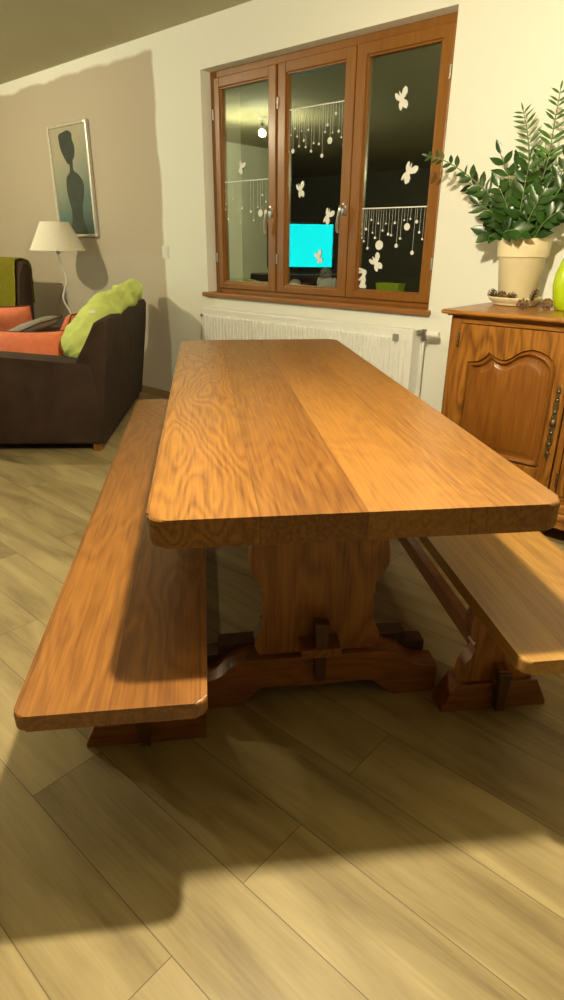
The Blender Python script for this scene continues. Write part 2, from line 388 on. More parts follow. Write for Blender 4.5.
# ------------------------------------------------------------------ window
YF = D+.08                                  # inner face of the joinery
win = bpy.data.objects.new('window_1', None); C.objects.link(win); win['kind'] = 'structure'
win['label'] = 'wooden three-casement window at night with white stickers on its panes'
bm = BM()
fz0, fz1 = WZ0, WZ1
for a in ((WX0, WX0+.05, fz0, fz1), (WX1-.05, WX1, fz0, fz1), (-2.945, -2.865, fz0+.05, fz1-.05)):
    box(bm, a[0], a[1], YF+.004, YF+.075, a[2], a[3], bev=.004)
box(bm, WX0+.05, WX1-.05, YF+.004, YF+.075, fz1-.05, fz1, bev=.004)
box(bm, WX0+.05, WX1-.05, YF+.004, YF+.075, fz0, fz0+.045, bev=.004)
obj('window_frame', bm, M['win'], win)
def sash(x0, x1, hinge):
    z0, z1 = .912, 2.205; st = .064; bt = .045
    gx0, gx1 = x0+st, x1-st; gz0, gz1 = .955, 2.148
    bm = BM(); y0, y1 = YF-.012, YF+.05
    box(bm, x0, gx0, y0, y1, z0, z1, bev=.006); box(bm, gx1, x1, y0, y1, z0, z1, bev=.006)
    box(bm, gx0-.004, gx1+.004, y0+.001, y1, gz1, z1, bev=.005); box(bm, gx0-.004, gx1+.004, y0+.001, y1, z0, gz0, bev=.005)
    # glazing bead
    for b_ in ((gx0-.001, gx0+.010, gz0, gz1), (gx1-.010, gx1+.001, gz0, gz1)): box(bm, b_[0], b_[1], y0+.010, y1-.01, b_[2], b_[3], bev=.003)
    for b_ in ((gz0-.001, gz0+.010), (gz1-.010, gz1+.001)): box(bm, gx0, gx1, y0+.010, y1-.01, b_[0], b_[1], bev=.003)
    s = obj('sash', bm, M['win'], win)
    obj('pane', boxbm(gx0+.001, gx1-.001, YF+.014, YF+.020, gz0+.001, gz1-.001), M['glass'], s)
    hx = x0+.004 if hinge == 'L' else x1-.004
    for hz in (1.12, 2.0):
        bm = BM(); tube(bm, [(hx, YF-.016, hz-.03), (hx, YF-.016, hz+.03)], .006, 10); obj('hinge', bm, M['chrome'], s, smooth=True, angle=40)
    return s, gx0, gx1
sA = sash(-3.480, -2.912, 'L'); sB = sash(-2.898, -2.328, 'L'); sC = sash(-2.322, -1.745, 'R')
def handle(s, x, z):
    bm = BM(); prism(bm, [(x+u, z+v) for u, v in roundrect(.014, .034, .013)], YF-.022, YF-.011, 'XZ', bev=.002)
    pts = catmull([(x, YF-.018, z+.012), (x, YF-.050, z+.016), (x+.004, YF-.060, z-.004), (x-.010, YF-.058, z-.055), (x-.018, YF-.052, z-.108), (x-.014, YF-.048, z-.128)], 6)
    tube(bm, pts, [.0085+.002*math.sin(i/len(pts)*PI) for i in range(len(pts))], 10)
    obj('handle', bm, M['chrome'], s, smooth=True, angle=40)
handle(sA[0], -2.950, 1.405); handle(sB[0], -2.360, 1.405)
bm = BM(); box(bm, WX0-.03, WX1+.02, D-.035, D, WZ0-.028, WZ0, bev=.006); box(bm, WX0+.001, WX1-.001, D-.002, YF+.02, WZ0-.022, WZ0+.0005)
struct('trim_1', bm, M['sill'])
bm = BM(); box(bm, WX0, WX1, YF+.076, D+WT+.06, WZ0-.004, WZ0+.038)
struct('trim_2', bm, M['concrete'])

# stickers -------------------------------------------------------------
YS = YF+.013                                # sticker face lies on the pane
def on_pane(px, py): return aty(px, py, YS)
BF = [(0, 1.0), (.10, .80), (.16, .55), (.45, .95), (.78, 1.05), (.95, .80), (.86, .42), (.52, .18), (.30, .06), (.62, -.22), (.66, -.62), (.40, -.92), (.14, -.70), (.05, -.50), (0, -.78)]
def flat(name, pts, label, cat, group=None, parent=None):
    bm = BM(); prism(bm, pts, YS-.0008, YS, 'XZ')
    o = obj(name, bm, M['sticker'], parent)
    if parent is None: tag(o, label, cat, group)
    return o
def butterfly(px, py, size, ang, fold, label):
    c = on_pane(px, py); r = []
    prof = [(u, v) for u, v in BF]; prof += [(-u*fold, v*.93) for u, v in BF[-2:0:-1]]
    ca, sa = math.cos(ang), math.sin(ang)
    r = [(c.x+size*(u*ca-v*sa), c.z+size*(u*sa+v*ca)) for u, v in prof]
    flat('butterfly_sticker', r, label, 'sticker', 'butterfly stickers on the window panes')
R = math.radians
butterfly(240.5, 168, .042, R(-20), .45, 'white butterfly sticker above the garland on the left pane')
butterfly(300, 191, .046, R(15), .55, 'white butterfly sticker on the middle pane, upper one of the two above the blue glow')
butterfly(327, 216.6, .048, R(-25), .50, 'white butterfly sticker on the middle pane just above right corner of the blue glow')
butterfly(318.4, 258, .040, R(25), .60, 'white butterfly sticker in front of the blue screen glow on the middle pane')
butterfly(401.4, 101, .052, R(20), .60, 'topmost white butterfly sticker, high on the right pane')
butterfly(407, 173, .055, R(-30), .50, 'white butterfly sticker on the right pane close above its garland')
butterfly(376, 264, .050, R(35), .70, 'white butterfly sticker low on the right pane under its garland')
c = on_pane(361, 281)
rab = [(-.010, -.055), (.030, -.055), (.034, -.040), (.022, -.030), (.028, -.005), (.020, .018), (.030, .034), (.028, .050), (.016, .056), (-.005, .062), (-.035, .068), (-.046, .060), (-.036, .052), (-.010, .050), (-.036, .044), (-.046, .034), (-.034, .030), (-.008, .036), (.000, .026), (-.014, .010), (-.030, -.004), (-.024, -.012), (-.010, -.006), (-.014, -.030), (-.024, -.046)]
flat('rabbit_sticker', [(c.x+u*.95+.008, c.z+v*.95+.012) for u, v in rab], 'white rabbit sticker in bottom left corner of the right pane', 'sticker')
def disc(cx, cz, r, n=14): return [(cx+r*math.cos(2*PI*k/n), cz+r*math.sin(2*PI*k/n)) for k in range(n)]
def garland(x0, x1, zbar, beads, label):
    t = thing('garland_sticker', label, 'sticker', (0, 0, 0), 0, 'hanging bead stickers')
    flat('bar', [(x0, zbar-.003), (x1, zbar-.003), (x1, zbar+.003), (x0, zbar+.003)], None, None, parent=t)
    for px, py, r in beads:
        p = on_pane(px, py)
        x = min(max(p.x, x0+.006), x1-.006)
        s = flat('strand', [(x-.0005, p.z), (x+.0005, p.z), (x+.0005, zbar-.003), (x-.0005, zbar-.003)], None, None, parent=t)
        bm = BM(); prism(bm, disc(x, p.z, r), YS-.0014, YS-.0008, 'XZ'); obj('bead', bm, M['sticker'], s)
P3 = lambda L_: [(350+x/4.35, 70+y/4.35, r) for x, y, r in L_]
P2 = lambda L_: [(210+x/3.76, 90+y/3.76, r) for x, y, r in L_]
garland(sC[1]+.004, sC[2]-.004, 1.407, P3([(93, 652, .006), (70, 692, .008), (123, 667, .006), (45, 712, .005), (52, 730, .005), (60, 745, .006), (76, 775, .008), (98, 708, .005), (109, 730, .007), (127, 762, .026), (142, 698, .006), (156, 668, .005), (166, 714, .008), (179, 719, .006), (195, 665, .007), (201, 765, .011), (218, 733, .007), (236, 653, .005), (248, 682, .019), (263, 648, .005), (270, 795, .011), (290, 660, .009), (301, 706, .007), (314, 736, .006), (334, 659, .006)]),
        'white sticker of beads on threads in lower half of the right pane')
garland(sB[1]+.004, sB[2]-.004, 1.960, P2([(320, 145, .007), (305, 170, .005), (328, 175, .006), (353, 190, .007), (312, 230, .013), (297, 232, .005), (335, 212, .006), (345, 155, .004), (370, 150, .007), (380, 230, .008), (360, 215, .006), (390, 200, .006), (410, 203, .007), (421, 247, .011), (433, 158, .006), (442, 131, .008), (451, 190, .018), (461, 160, .005), (474, 88, .009), (484, 155, .008), (494, 178, .006), (503, 208, .010)]),
        'white sticker of beads on threads high on the middle pane')
garland(sA[1]+.004, sA[2]-.004, 1.600, P2([(55, 380, .006), (52, 450, .007), (88, 410, .006), (70, 485, .008), (121, 444, .009), (154, 457, .009), (190, 463, .022), (197, 395, .007), (211, 420, .007), (180, 440, .006), (108, 460, .005), (115, 500, .006), (165, 490, .006), (62, 430, .005)]),
        'white sticker of beads on threads on the left pane by the handle')

# things on the outer sill -----------------------------------------------
ZO = WZ0+.038
def blob(bm, c, r, sc=(1, 1, 1), sub=3):
    rr = bmesh.ops.create_icosphere(bm, subdivisions=sub, radius=r)
    for v in rr['verts']: v.co = Vector((v.co.x*sc[0]+c[0], v.co.y*sc[1]+c[1], v.co.z*sc[2]+c[2]))
    return rr['verts']
p = aty(327, 286, 3.36)
t = thing('toy_bird', 'small white and grey plush bird outside the middle pane', 'toy', (p.x, 3.36, ZO))
bm = BM(); blob(bm, (0, 0, .048), .055, (1.15, .9, .88)); obj('body', bm, M['fig_white'], t, smooth=True)
bm = BM(); blob(bm, (-.004, -.012, .115), .040, (1.05, .95, 1.)); h_ = obj('head', bm, M['fig_grey'], t, smooth=True)
for ex_ in (-.022, .016):
    bm = BM(); blob(bm, (ex_, -.046, .118), .008); obj('eye', bm, M['black'], h_, smooth=True)
bm = BM(); tube(bm, [(-.004, -.045, .108), (-.004, -.066, .102)], [.009, .001], 8); obj('beak', bm, M['cone'], h_, smooth=True)
for s_ in (-1, 1):
    bm = BM(); blob(bm, (s_*.062, .0, .055), .030, (.5, .8, 1.2)); obj('wing', bm, M['fig_white'], t, smooth=True)
p = aty(297, 286, 3.36)
t = thing('ornament', 'small white and red round ornament outside the middle pane, at left corner', 'ornament', (p.x, 3.36, ZO))
bm = BM(); lathe(bm, [(0, 0), (.028, 0), (.040, .014), (.044, .032), (.038, .052), (.020, .066), (0, .070)], 24, (-.02, 0, 0)); obj('white_ball', bm, M['fig_white'], t, smooth=True)
bm = BM(); lathe(bm, [(0, 0), (.030, 0), (.038, .012), (.038, .028), (.026, .044), (0, .048)], 24, (.065, .01, 0)); obj('red_ball', bm, M['red'], t, smooth=True)
p = aty(390, 290, 3.36)
t = thing('planter', 'small lime green planter outside the right pane', 'planter', (p.x, 3.36, ZO))
bm = BM(); pr = roundrect(.085, .045, .012)
vs0 = [bm.verts.new((u*.84, v*.84, 0)) for u, v in pr]; vs1 = [bm.verts.new((u, v, .075)) for u, v in pr]
vs2 = [bm.verts.new((u*.94, v*.9, .075)) for u, v in pr]; vs3 = [bm.verts.new((u*.86, v*.84, .02)) for u, v in pr]
for A, B in ((vs0, vs1), (vs1, vs2), (vs2, vs3)):
    for k in range(len(pr)): bm.faces.new((A[k], A[(k+1) % len(pr)], B[(k+1) % len(pr)], B[k]))
bm.faces.new(vs0[::-1]); bm.faces.new(vs3)
obj('tub', bm, M['limeglass'], t)
bm = BM(); prism(bm, [(u*.90, v*.87) for u, v in pr], .045, .060, 'XY'); obj('soil', bm, M['soil'], t)

# ------------------------------------------------------------------ radiator
t = thing('radiator', 'white fluted panel radiator below the window', 'radiator', (0, 0, 0))
rx0, rx1, rz0, rz1, ry = -3.455, -1.716, .20, .785, 3.00
bm = BM()
box(bm, rx0, rx1, ry+.004, ry+.022, rz0, rz1, bev=.004)
n = 52; pit = (rx1-rx0-.06)/n
# fluted face: vertical raised ribs, each rounded at its ends
for k in range(n):
    x0 = rx0+.03+k*pit
    box(bm, x0+.0065, x0+pit-.0065, ry-.012, ry+.006, rz0+.04, rz1-.045, bev=.006, seg=2)
obj('front_panel', bm, M['white'], t)
obj('rear_panel', boxbm(rx0, rx1, ry+.082, ry+.098, rz0, rz1-.004, bev=.004), M['white'], t)
bm = BM()
box(bm, rx0-.001, rx1+.001, ry+.020, ry+.026, rz1-.012, rz1+.002); box(bm, rx0-.001, rx1+.001, ry+.076, ry+.084, rz1-.012, rz1+.002)
for k in range(58): x0 = rx0+.01+k*(rx1-rx0-.02)/58; box(bm, x0, x0+.010, ry+.024, ry+.078, rz1-.006, rz1)
obj('top_grille', bm, M['white'], t)
for s_, x in ((0, rx0-.001), (1, rx1-.003)):
    obj('side_cover', boxbm(x, x+.004, ry+.006, ry+.096, rz0+.02, rz1-.001), M['white'], t)
for x in (rx0+.25, rx1-.25): obj('wall_bracket', boxbm(x, x+.03, ry+.097, D, rz0+.05, rz1-.05), M['white'], t)
bm = BM(); tube(bm, [(rx0+.012, ry-.002, rz1-.05), (rx0+.012, ry-.012, rz1-.05)], .010, 12); obj('air_vent', bm, M['chrome'], t, smooth=True, angle=40)
p = aty(396, 337.5, ry-.008)
bm = BM(); prism(bm, [(p.x+u, p.z+v) for u, v in roundrect(.020, .020, .006)], ry-.0132, ry-.0119, 'XZ')
obj('badge', bm, M['grey'], t)
bm = BM(); yv, zv = ry+.045, .785
tube(bm, [(rx1+.002, yv, zv-.015), (rx1+.045, yv, zv-.015)], .013, 12)
tube(bm, [(rx1+.020, yv, zv-.015), (rx1+.028, yv, zv-.015)], .018, 6)
tube(bm, [(rx1+.045, yv, zv+.008), (rx1+.045, yv, zv-.055)], .013, 12)
tube(bm, [(rx1+.045, yv, zv-.040), (rx1+.045, yv, zv-.052)], .017, 6)
tube(bm, [(rx1+.045, yv, zv-.015), (rx1+.072, yv, zv-.015)], .012, 12)
vb = obj('valve', bm, M['chrome'], t, smooth=True, angle=40)
bm = BM(); tube(bm, [(rx1+.066, yv, zv-.015), (rx1+.070, yv, zv-.015), (rx1+.120, yv, zv-.015), (rx1+.134, yv, zv-.015)], [.016, .022, .020, .015], 16)
obj('thermostat_head', bm, M['white_plastic'], vb, smooth=True, angle=40)
for dx in (.045, .020):
    bm = BM(); tube(bm, [(rx1+dx, yv+(0 if dx > .03 else .03), (zv-.05) if dx > .03 else (zv-.02)), (rx1+dx, yv+(0 if dx > .03 else .03), .0)], .008, 10); obj('pipe', bm, M['white'], t, smooth=True, angle=40)

# light switch --------------------------------------------------------
t = thing('light_switch', 'small white switch plate on the wall left of the window', 'switch', (0, 0, 0))
p = aty(166, 252, D)
obj('plate', boxbm(p.x-.036, p.x+.036, D-.010, D, p.z-.045, p.z+.045, bev=.004), M['white_plastic'], t)
obj('rocker', boxbm(p.x-.022, p.x+.022, D-.014, D-.0095, p.z-.030, p.z+.030, bev=.002), M['white_plastic'], t)

# ------------------------------------------------------------------ picture
px0, px1, pz0, pz1 = -5.46, -4.86, 1.255, 2.11
t = thing('framed_picture', 'tall silver framed picture of a dark silhouetted woman seen from behind', 'picture', ((px0+px1)/2, D, (pz0+pz1)/2))
hw, hh = (px1-px0)/2, (pz1-pz0)/2; fwid = .022
bm = BM()
for a in ((-hw, -hw+fwid, -hh, hh), (hw-fwid, hw, -hh, hh), (-hw+fwid, hw-fwid, hh-fwid, hh), (-hw+fwid, hw-fwid, -hh, -hh+fwid)):
    box(bm, a[0], a[1], -.034, -.002, a[2], a[3], bev=.003)
obj('frame', bm, M['silver'], t)
mtp = M['art']
bm = boxbm(-hw+.01, hw-.01, -.020, -.004, -hh+.01, hh-.01)
pr_ = obj('print', bm, mtp, t)
# silhouette: knot of hair, head, neck, long bare back
def sil(pts, y=-.0210): bm = BM(); prism(bm, [(v.x, v.y) for v in catmull(pts, 4, True)], y, -.0195, 'XZ'); return bm
sx = lambda u: -hw+u*2*hw
sz = lambda v: hh-v*2*hh
obj('hair', sil([(sx(a), sz(b)) for a, b in ((.27, .085), (.38, .07), (.50, .06), (.60, .09), (.60, .14), (.64, .20), (.62, .28), (.55, .32), (.50, .345), (.43, .34), (.37, .30), (.29, .22), (.26, .14))]), M['ink'], pr_)
obj('figure', sil([(sx(a), sz(b)) for a, b in ((.48, .31), (.56, .31), (.56, .40), (.68, .445), (.78, .52), (.76, .62), (.70, .72), (.69, .84), (.74, .968), (.30, .968), (.38, .86), (.40, .76), (.36, .66), (.33, .56), (.36, .46), (.46, .41))], -.0208), M['ink'], pr_)

# ------------------------------------------------------------------ table
def world(t_, w_, z=0): return T*t_+WV*w_+Vector((0, 0, z))
t = thing('dining_table', 'long solid oak trestle dining table with thick top', 'table', world(2.068, .281), TA)
obj('tabletop', slab(.398, 1.088, .703, .760, .038, .007), M['table'], t)
def mirror(pts): return pts+[(-u, v) for u, v in pts[::-1]]
def trestle(y, s):
    # y: outward face of the foot, s = +1 near trestle (outward = -y), -1 far
    Y = lambda d: y+s*d
    def ext(bm, pts, d0, d1, bev=.004): a, b = sorted((Y(d0), Y(d1))); prism(bm, pts, a, b, 'XZ', bev=bev); return bm
    foot_top = [tuple(v) for v in catmull([(.352, .092), (.30, .098), (.268, .112), (.238, .142), (.20, .155)], 4)]
    foot_bot = [tuple(v) for v in catmull([(.150, .060), (.172, .055), (.188, .030), (.215, .012)], 4)]
    half = [(0, .052), (.02, .062), (.06, .056), (.10, .066), ]+foot_bot+[(.225, .0), (.340, .0)]+[(.352, .012)]+foot_top+[(0, .157)]
    ftm = [(-u, v) for u, v in half[::-1]][1:-1]
    pts = half+ftm
    f = obj('foot', ext(BM(), pts, 0, .075), M['table_x'], t)
    blk = mirror([(.335, .0), (.335, .125), (.275, .125), (.275, .160), (.20, .160)])
    obj('foot_block', ext(BM(), blk, .076, .13, .003), M['dark_oak'], f)
    side = [tuple(v) for v in catmull([(.165, .653), (.168, .58), (.176, .52), (.187, .46), (.184, .415), (.164, .385), (.150, .365)], 4)]
    side += [(.158, .350), (.146, .335), (.146, .318), (.156, .305)]
    side += [tuple(v) for v in catmull([(.150, .290), (.153, .255), (.168, .225), (.176, .200), (.172, .175), (.160, .1575)], 4)]
    obj('panel', ext(BM(), mirror(side), .018, .062), M['table_z'], t)
    obj('bearer', ext(BM(), mirror([(.30, .7025), (.30, .685), (.26, .655)])[::1], .012, .070), M['table_x'], t)
    # key through the tenon
    bm = BM(); a, b = sorted((Y(-.042), Y(-.006)))
    prism(bm, [(-.012, .100), (.012, .100), (.020, .285), (-.020, .290)], a, b, 'XZ', bev=.003)
    obj('wedge', bm, M['dark_oak'], t)
trestle(-.718, 1); trestle(.718, -1)
bm = BM(); box(bm, -.055, .055, -.765, .765, .184, .212, bev=.003)
obj('stretcher', bm, M['table_y'], t)

# ------------------------------------------------------------------ benches
def make_bench(loc, label, seatmat, shift=0):
    t = thing('bench', label, 'bench', loc, TA, 'oak trestle benches beside the table')
    obj('seat', slab(.170, 1.168, .416, .450, .022, .006), seatmat, t).location.y = shift
    for s in (1, -1):
        yo = -.790 if s > 0 else .835
        Y = lambda d: yo+s*d
        def ext(pts, d0, d1, bev=.003): a, b = sorted((Y(d0), Y(d1))); bm = BM(); prism(bm, pts, a, b, 'XZ', bev=bev); return bm
        f = obj('foot', ext(mirror([(.155, .0), (.155, .012), (.118, .090)]), 0, .072), M['table_x'], t)
        side = [(.060, .4155)]+[tuple(v) for v in catmull([(.060, .375), (.075, .345), (.094, .30), (.097, .262), (.088, .232), (.074, .222)], 4)]+[(.082, .212), (.072, .196)]+[tuple(v) for v in catmull([(.080, .180), (.100, .150), (.106, .115), (.104, .0905)], 4)]
        obj('panel', ext(mirror(side), .012, .056), M['table_z'], t)
        a, b = sorted((Y(-.034), Y(-.004))); bm = BM(); prism(bm, [(-.012, .020), (.012, .020), (.020, .142), (-.020, .146)], a, b, 'XZ', bev=.003)
        obj('wedge', bm, M['dark_oak'], t)
    obj('stretcher', boxbm(-.018, .018, -.815, .860, .098, .152, bev=.003), M['table_y'], t)
    return t
make_bench(world(2.032, -.190), 'oak trestle bench left of the table, between table and brown sofa', M['bench'])
make_bench(world(2.050, .775), 'oak trestle bench right of the table, between table and sideboard', M['bench_r'], .025)

# ------------------------------------------------------------------ sideboard
SY = 2.580; BX0, BX1 = -1.292, .42; ZT = .955
t = thing('sideboard', 'carved oak sideboard with shaped door panels against the wall', 'sideboard', (0, 0, 0))
bm = BM()
box(bm, BX0+.02, BX1-.02, SY+.04, D-.016, .20, .925)          # body
box(bm, BX0, BX0+.055, SY+.004, SY+.06, .17, .928, bev=.010)    # left upright
box(bm, BX1-.055, BX1, SY+.004, SY+.06, .17, .928, bev=.010)
obj('carcass', bm, M['cab_z'], t)
bm = BM(); box(bm, BX0+.055, BX1-.055, SY+.006, SY+.05, .900, .928, bev=.002); box(bm, BX0+.055, BX1-.055, SY+.008, SY+.05, .19, .222, bev=.002)
obj('rail', bm, M['cab_x'], t)
bm = BM(); box(bm, BX0-.012, BX1+.012, SY-.010, D-.016, .9285, .936, bev=.003); box(bm, BX0-.033, BX1+.033, SY-.036, D-.002, .936, ZT, bev=.008, seg=3)
obj('top', bm, M['cab_x'], t)
bm = BM()
box(bm, BX0-.010, BX1+.010, SY-.012, D-.016, .150, .190, bev=.008, seg=3); box(bm, BX0-.022, BX1+.022, SY-.024, D-.016, .118, .152, bev=.012, seg=3)
box(bm, BX0-.014, BX1+.014, SY-.016, D-.016, .082, .120, bev=.004)
obj('base_moulding', bm, M['cab_x'], t)
for fx in (BX0+.0, BX1-.08):
    for fy in (SY+.03, D-.12):
        bm = BM(); prism(bm, [(fx, .083), (fx+.08, .083), (fx+.066, .03), (fx+.062, 0), (fx+.016, 0), (fx+.012, .03)], fy, fy+.07, 'XZ', bev=.003); obj('foot', bm, M['cab_z'], t)
def offs(loop, d):
    n = len(loop); out = []
    for i in range(n):
        a, b, c = Vector(loop[i-1]), Vector(loop[i]), Vector(loop[(i+1) % n])
        n1 = (b-a); n1 = Vector((-n1.y, n1.x)).normalized(); n2 = (c-b); n2 = Vector((-n2.y, n2.x)).normalized()
        nn = (n1+n2); nn = nn.normalized() if nn.length > 1e-6 else n1
        k = 1/max(.55, nn.dot(n1)); out.append(tuple(b+nn*d*k))
    return out
DX0, DX1, DZ0, DZ1 = -1.237, -.748, .226, .897
def door(dx, flip, hinge_vis=True):
    topc = catmull([(-.803, .735), (-.812, .772), (-.845, .803), (-.905, .820), (-.955, .806), (-.990, .780), (-1.022, .764), (-1.055, .768), (-1.078, .778), (-1.094, .790)], 4)
    top2 = catmull([(-1.094, .790), (-1.110, .766), (-1.135, .748), (-1.162, .741), (-1.190, .738)], 4)[1:]
    inner = [tuple(v) for v in topc]+[tuple(v) for v in top2]
    inner += [(-1.190, z) for z in (.65, .55, .45, .38, .325)]+[(x, .318) for x in (-1.180, -1.10, -1.0, -.90, -.815)]+[(-.803, z) for z in (.325, .40, .50, .60, .68)]
    xc = (DX0+DX1)/2
    def mp(p): x, z = p; x = (2*xc-x) if flip else x; return (x+dx, z)
    # inner runs counter-clockwise seen from the front (right -> top -> left -> bottom)
    outer = []
    for x, z in inner:
        cx, cz = -.996, .55; ux, uz = x-cx, z-cz
        k = min(((DX1-cx)/ux if ux > 0 else (DX0-cx)/ux) if abs(ux) > 1e-6 else 9, ((DZ1-cz)/uz if uz > 0 else (DZ0-cz)/uz) if abs(uz) > 1e-6 else 9)
        outer.append((cx+ux*k, cz+uz*k))
    # snap nearest samples to the four corners
    for cx, cz in ((DX0, DZ0), (DX1, DZ0), (DX0, DZ1), (DX1, DZ1)):
        i = min(range(len(outer)), key=lambda i: (outer[i][0]-cx)**2+(outer[i][1]-cz)**2); outer[i] = (cx, cz)
    def loft(bm, loops, fill_last=False):
        L_ = [[bm.verts.new((*[mp(p)[0]], y, mp(p)[1])) for p in lp] for lp, y in loops]
        n = len(L_[0])
        for A, B in zip(L_, L_[1:]):
            for k in range(n): bm.faces.new((A[k], A[(k+1) % n], B[(k+1) % n], B[k]))
        if fill_last:
            cc = mp((-.9965, .565)); cv = bm.verts.new((cc[0], loops[-1][1], cc[1]))
            for k in range(n): bm.faces.new((L_[-1][k], L_[-1][(k+1) % n], cv))
    y = SY
    def offs(lp, d):
        cx, cz = -.9965, .565
        q = [(cx+(x-cx)*(1-d/.193), cz+(z-cz)*(1-d/.235)) for x, z in lp]
        for _ in range(int(max(0, d-.024)*260)):
            q = [((q[i-1][0]+2*q[i][0]+q[(i+1) % len(q)][0])/4, (q[i-1][1]+2*q[i][1]+q[(i+1) % len(q)][1])/4) if 4 < i < 56 and lp[i][1] > .73 and q[i][1] > .6 else q[i] for i in range(len(q))]
        return q
    bm = BM(); loft(bm, [(outer, y+.030), (outer, y), (inner, y), (offs(inner, .005), y+.014), (offs(inner, .006), y+.028)])
    d_ = obj('door', bm, M['cab_door'], t)
    bm = BM()
    loft(bm, [(offs(inner, .0052), y+.015), (offs(inner, .010), y+.004), (offs(inner, .017), y-.002), (offs(inner, .023), y+.003), (offs(inner, .028), y+.014),
              (offs(inner, .033), y+.015), (offs(inner, .052), y+.006), (offs(inner, .062), y+.003)], True)
    obj('panel', bm, M['cab_panel'], d_, smooth=True, angle=50)
    # pierced brass escutcheon with key
    kx = (DX1-.028) if not flip else (DX0+.028)
    bm = BM(); w = [.005, .010, .006, .011, .013, .008, .012, .015, .012, .008, .013, .011, .006, .010, .005]
    zs = [.372+.318*i/14 for i in range(15)]
    prf = [(kx+dx+w[i], zs[i]) for i in range(15)]+[(kx+dx-w[i], zs[i]) for i in range(14, -1, -1)]
    prism(bm, prf, y-.0025, y-.0001, 'XZ')
    for zz in (.40, .44, .49, .58, .63, .665): blob(bm, (kx+dx, y-.003, zz), .0065, (1, .6, 1.4), 2)
    blob(bm, (kx+dx, y-.004, .532), .012, (1, .5, 1.5), 2)
    e_ = obj('escutcheon', bm, M['brass'], d_, smooth=True, angle=40)
    hx = (DX0-.006) if not flip else (DX1+.006)
    for zz in (.835, .30):
        bm = BM(); hp = [(hx+dx, y-.004, zz-.035+i*.07/10) for i in range(11)]
        tube(bm, hp, [.003, .006, .004, .006, .006, .0045, .006, .006, .004, .006, .003], 8); obj('hinge', bm, M['brass'], d_, smooth=True)
door(0, False); door(.527, False); door(1.100, True)
for x0, x1 in ((-.742, -.716), (-.216, -.143)):
    obj('stile', boxbm(x0, x1, SY+.004, SY+.05, .222, .900, bev=.003), M['cab_z'], t)

# ------------------------------------------------------------------ plant and company
PC = Vector((-1.170, 2.972, ZT))
t = thing('plant_saucer', 'cream saucer under the potted plant on the sideboard', 'saucer', PC)
bm = BM(); lathe(bm, [(0, .0), (.088, 0), (.098, .006), (.100, .012), (.104, .016), (.121, .028), (.124, .036), (.120, .040), (.114, .036), (.098, .022), (.085, .016), (0, .016)], 48)
obj('dish', bm, M['pot'], t, smooth=True, angle=40)
t = thing('potted_plant', 'tall glossy green plant with arching stems in a cream pot', 'plant', PC+Vector((.004, 0, .016)))
bm = BM(); lathe(bm, [(0, 0), (.076, 0), (.080, .004), (.103, .190), (.107, .196), (.112, .198), (.117, .262), (.117, .272), (.113, .276), (.108, .272), (.105, .245), (.096, .190), (.084, .06), (0, .05)], 48)
obj('pot', bm, M['pot'], t, smooth=True, angle=40)
bm = BM(); lathe(bm, [(0, .246), (.06, .250), (.1035, .244), (.100, .22), (0, .21)], 32); obj('soil', bm, M['soil'], t)
PB = PC+Vector((.004, 0, .016))
def leaf(bm, base, d, nrm, L_, W_):
    d = d.normalized(); side = d.cross(nrm).normalized(); nrm = side.cross(d).normalized()
    prof = [(0, .0), (.12, .45), (.30, .90), (.48, 1.), (.68, .78), (.86, .36), (1., .0)]
    cen = [base+d*L_*s-nrm*L_*.10*s*s for s, _ in prof]
    cv = [bm.verts.new(c_) for c_ in cen]
    lv = [bm.verts.new(cen[i]+side*W_*.5*prof[i][1]+nrm*W_*.14*prof[i][1]) for i in range(1, 6)]
    rv = [bm.verts.new(cen[i]-side*W_*.5*prof[i][1]+nrm*W_*.14*prof[i][1]) for i in range(1, 6)]
    for e in (lv, rv):
        fs = [(cv[0], cv[1], e[0])]+[(cv[i], cv[i+1], e[i], e[i-1]) for i in range(1, 5)]+[(cv[5], cv[6], e[4])]
        for f in fs: bm.faces.new(f)
def frond(path, n, L_, W_, mat, start=.25, tipscale=.55, spread=1.0, rs=.0045):
    pts = catmull(path, 8); bm = BM()
    N = len(pts); tube(bm, pts, [rs*(1-.65*i/N) for i in range(N)], 6)
    st = obj('frond', bm, M['stem'], t, smooth=True)
    bm = BM()
    for k in range(n):
        s = start+(1-start)*k/(n-1); i = min(N-2, int(s*(N-1))); p = pts[i]; d = (pts[i+1]-pts[max(0, i-1)]).normalized()
        view = (O-p).normalized()
        ref = Vector((.35, -.9, .35)); side = d.cross(ref).normalized()
        ang = random.uniform(-.35, .35)
        side = (Matrix.Rotation(ang, 3, d) @ side)
        sc = (1-(1-tipscale)*max(0, (s-.4)/.6))*random.uniform(.85, 1.12)
        for sg in ((1, -1) if k < n-1 else (0,)):
            dr = (side*sg*spread+d*(.75 if sg else 1)+Vector((0, 0, .12))).normalized()
            nn = d.cross(dr) if sg == 0 else (ref if random.random() < .7 else Vector((random.uniform(-1, 1), -1, random.uniform(-.5, 1))))
            if abs(dr.dot(nn.normalized() if nn.length > 1e-4 else ref)) > .97 or nn.length < 1e-3: nn = Vector((0, -.6, .8))
            if (p+dr*L_*sc).y > D-.012: dr = Vector((dr.x, min(dr.y, 0), dr.z)).normalized()
            leaf(bm, p, dr, nn, L_*sc, W_*sc)
    for v in bm.verts:
        if v.co.y > D-.006: v.co.y = D-.006
    obj('leaves', bm, mat, st, smooth=True)
def FP(lst):   # (px, py, depth y) -> local path from the soil
    base = lst[0]; out = []
    for q in lst[1:]:
        out.append(aty(*q)-PB)
    return [Vector((base[0], base[1], .245))]+out
LF, NW = M['leaf'], M['leaf_new']
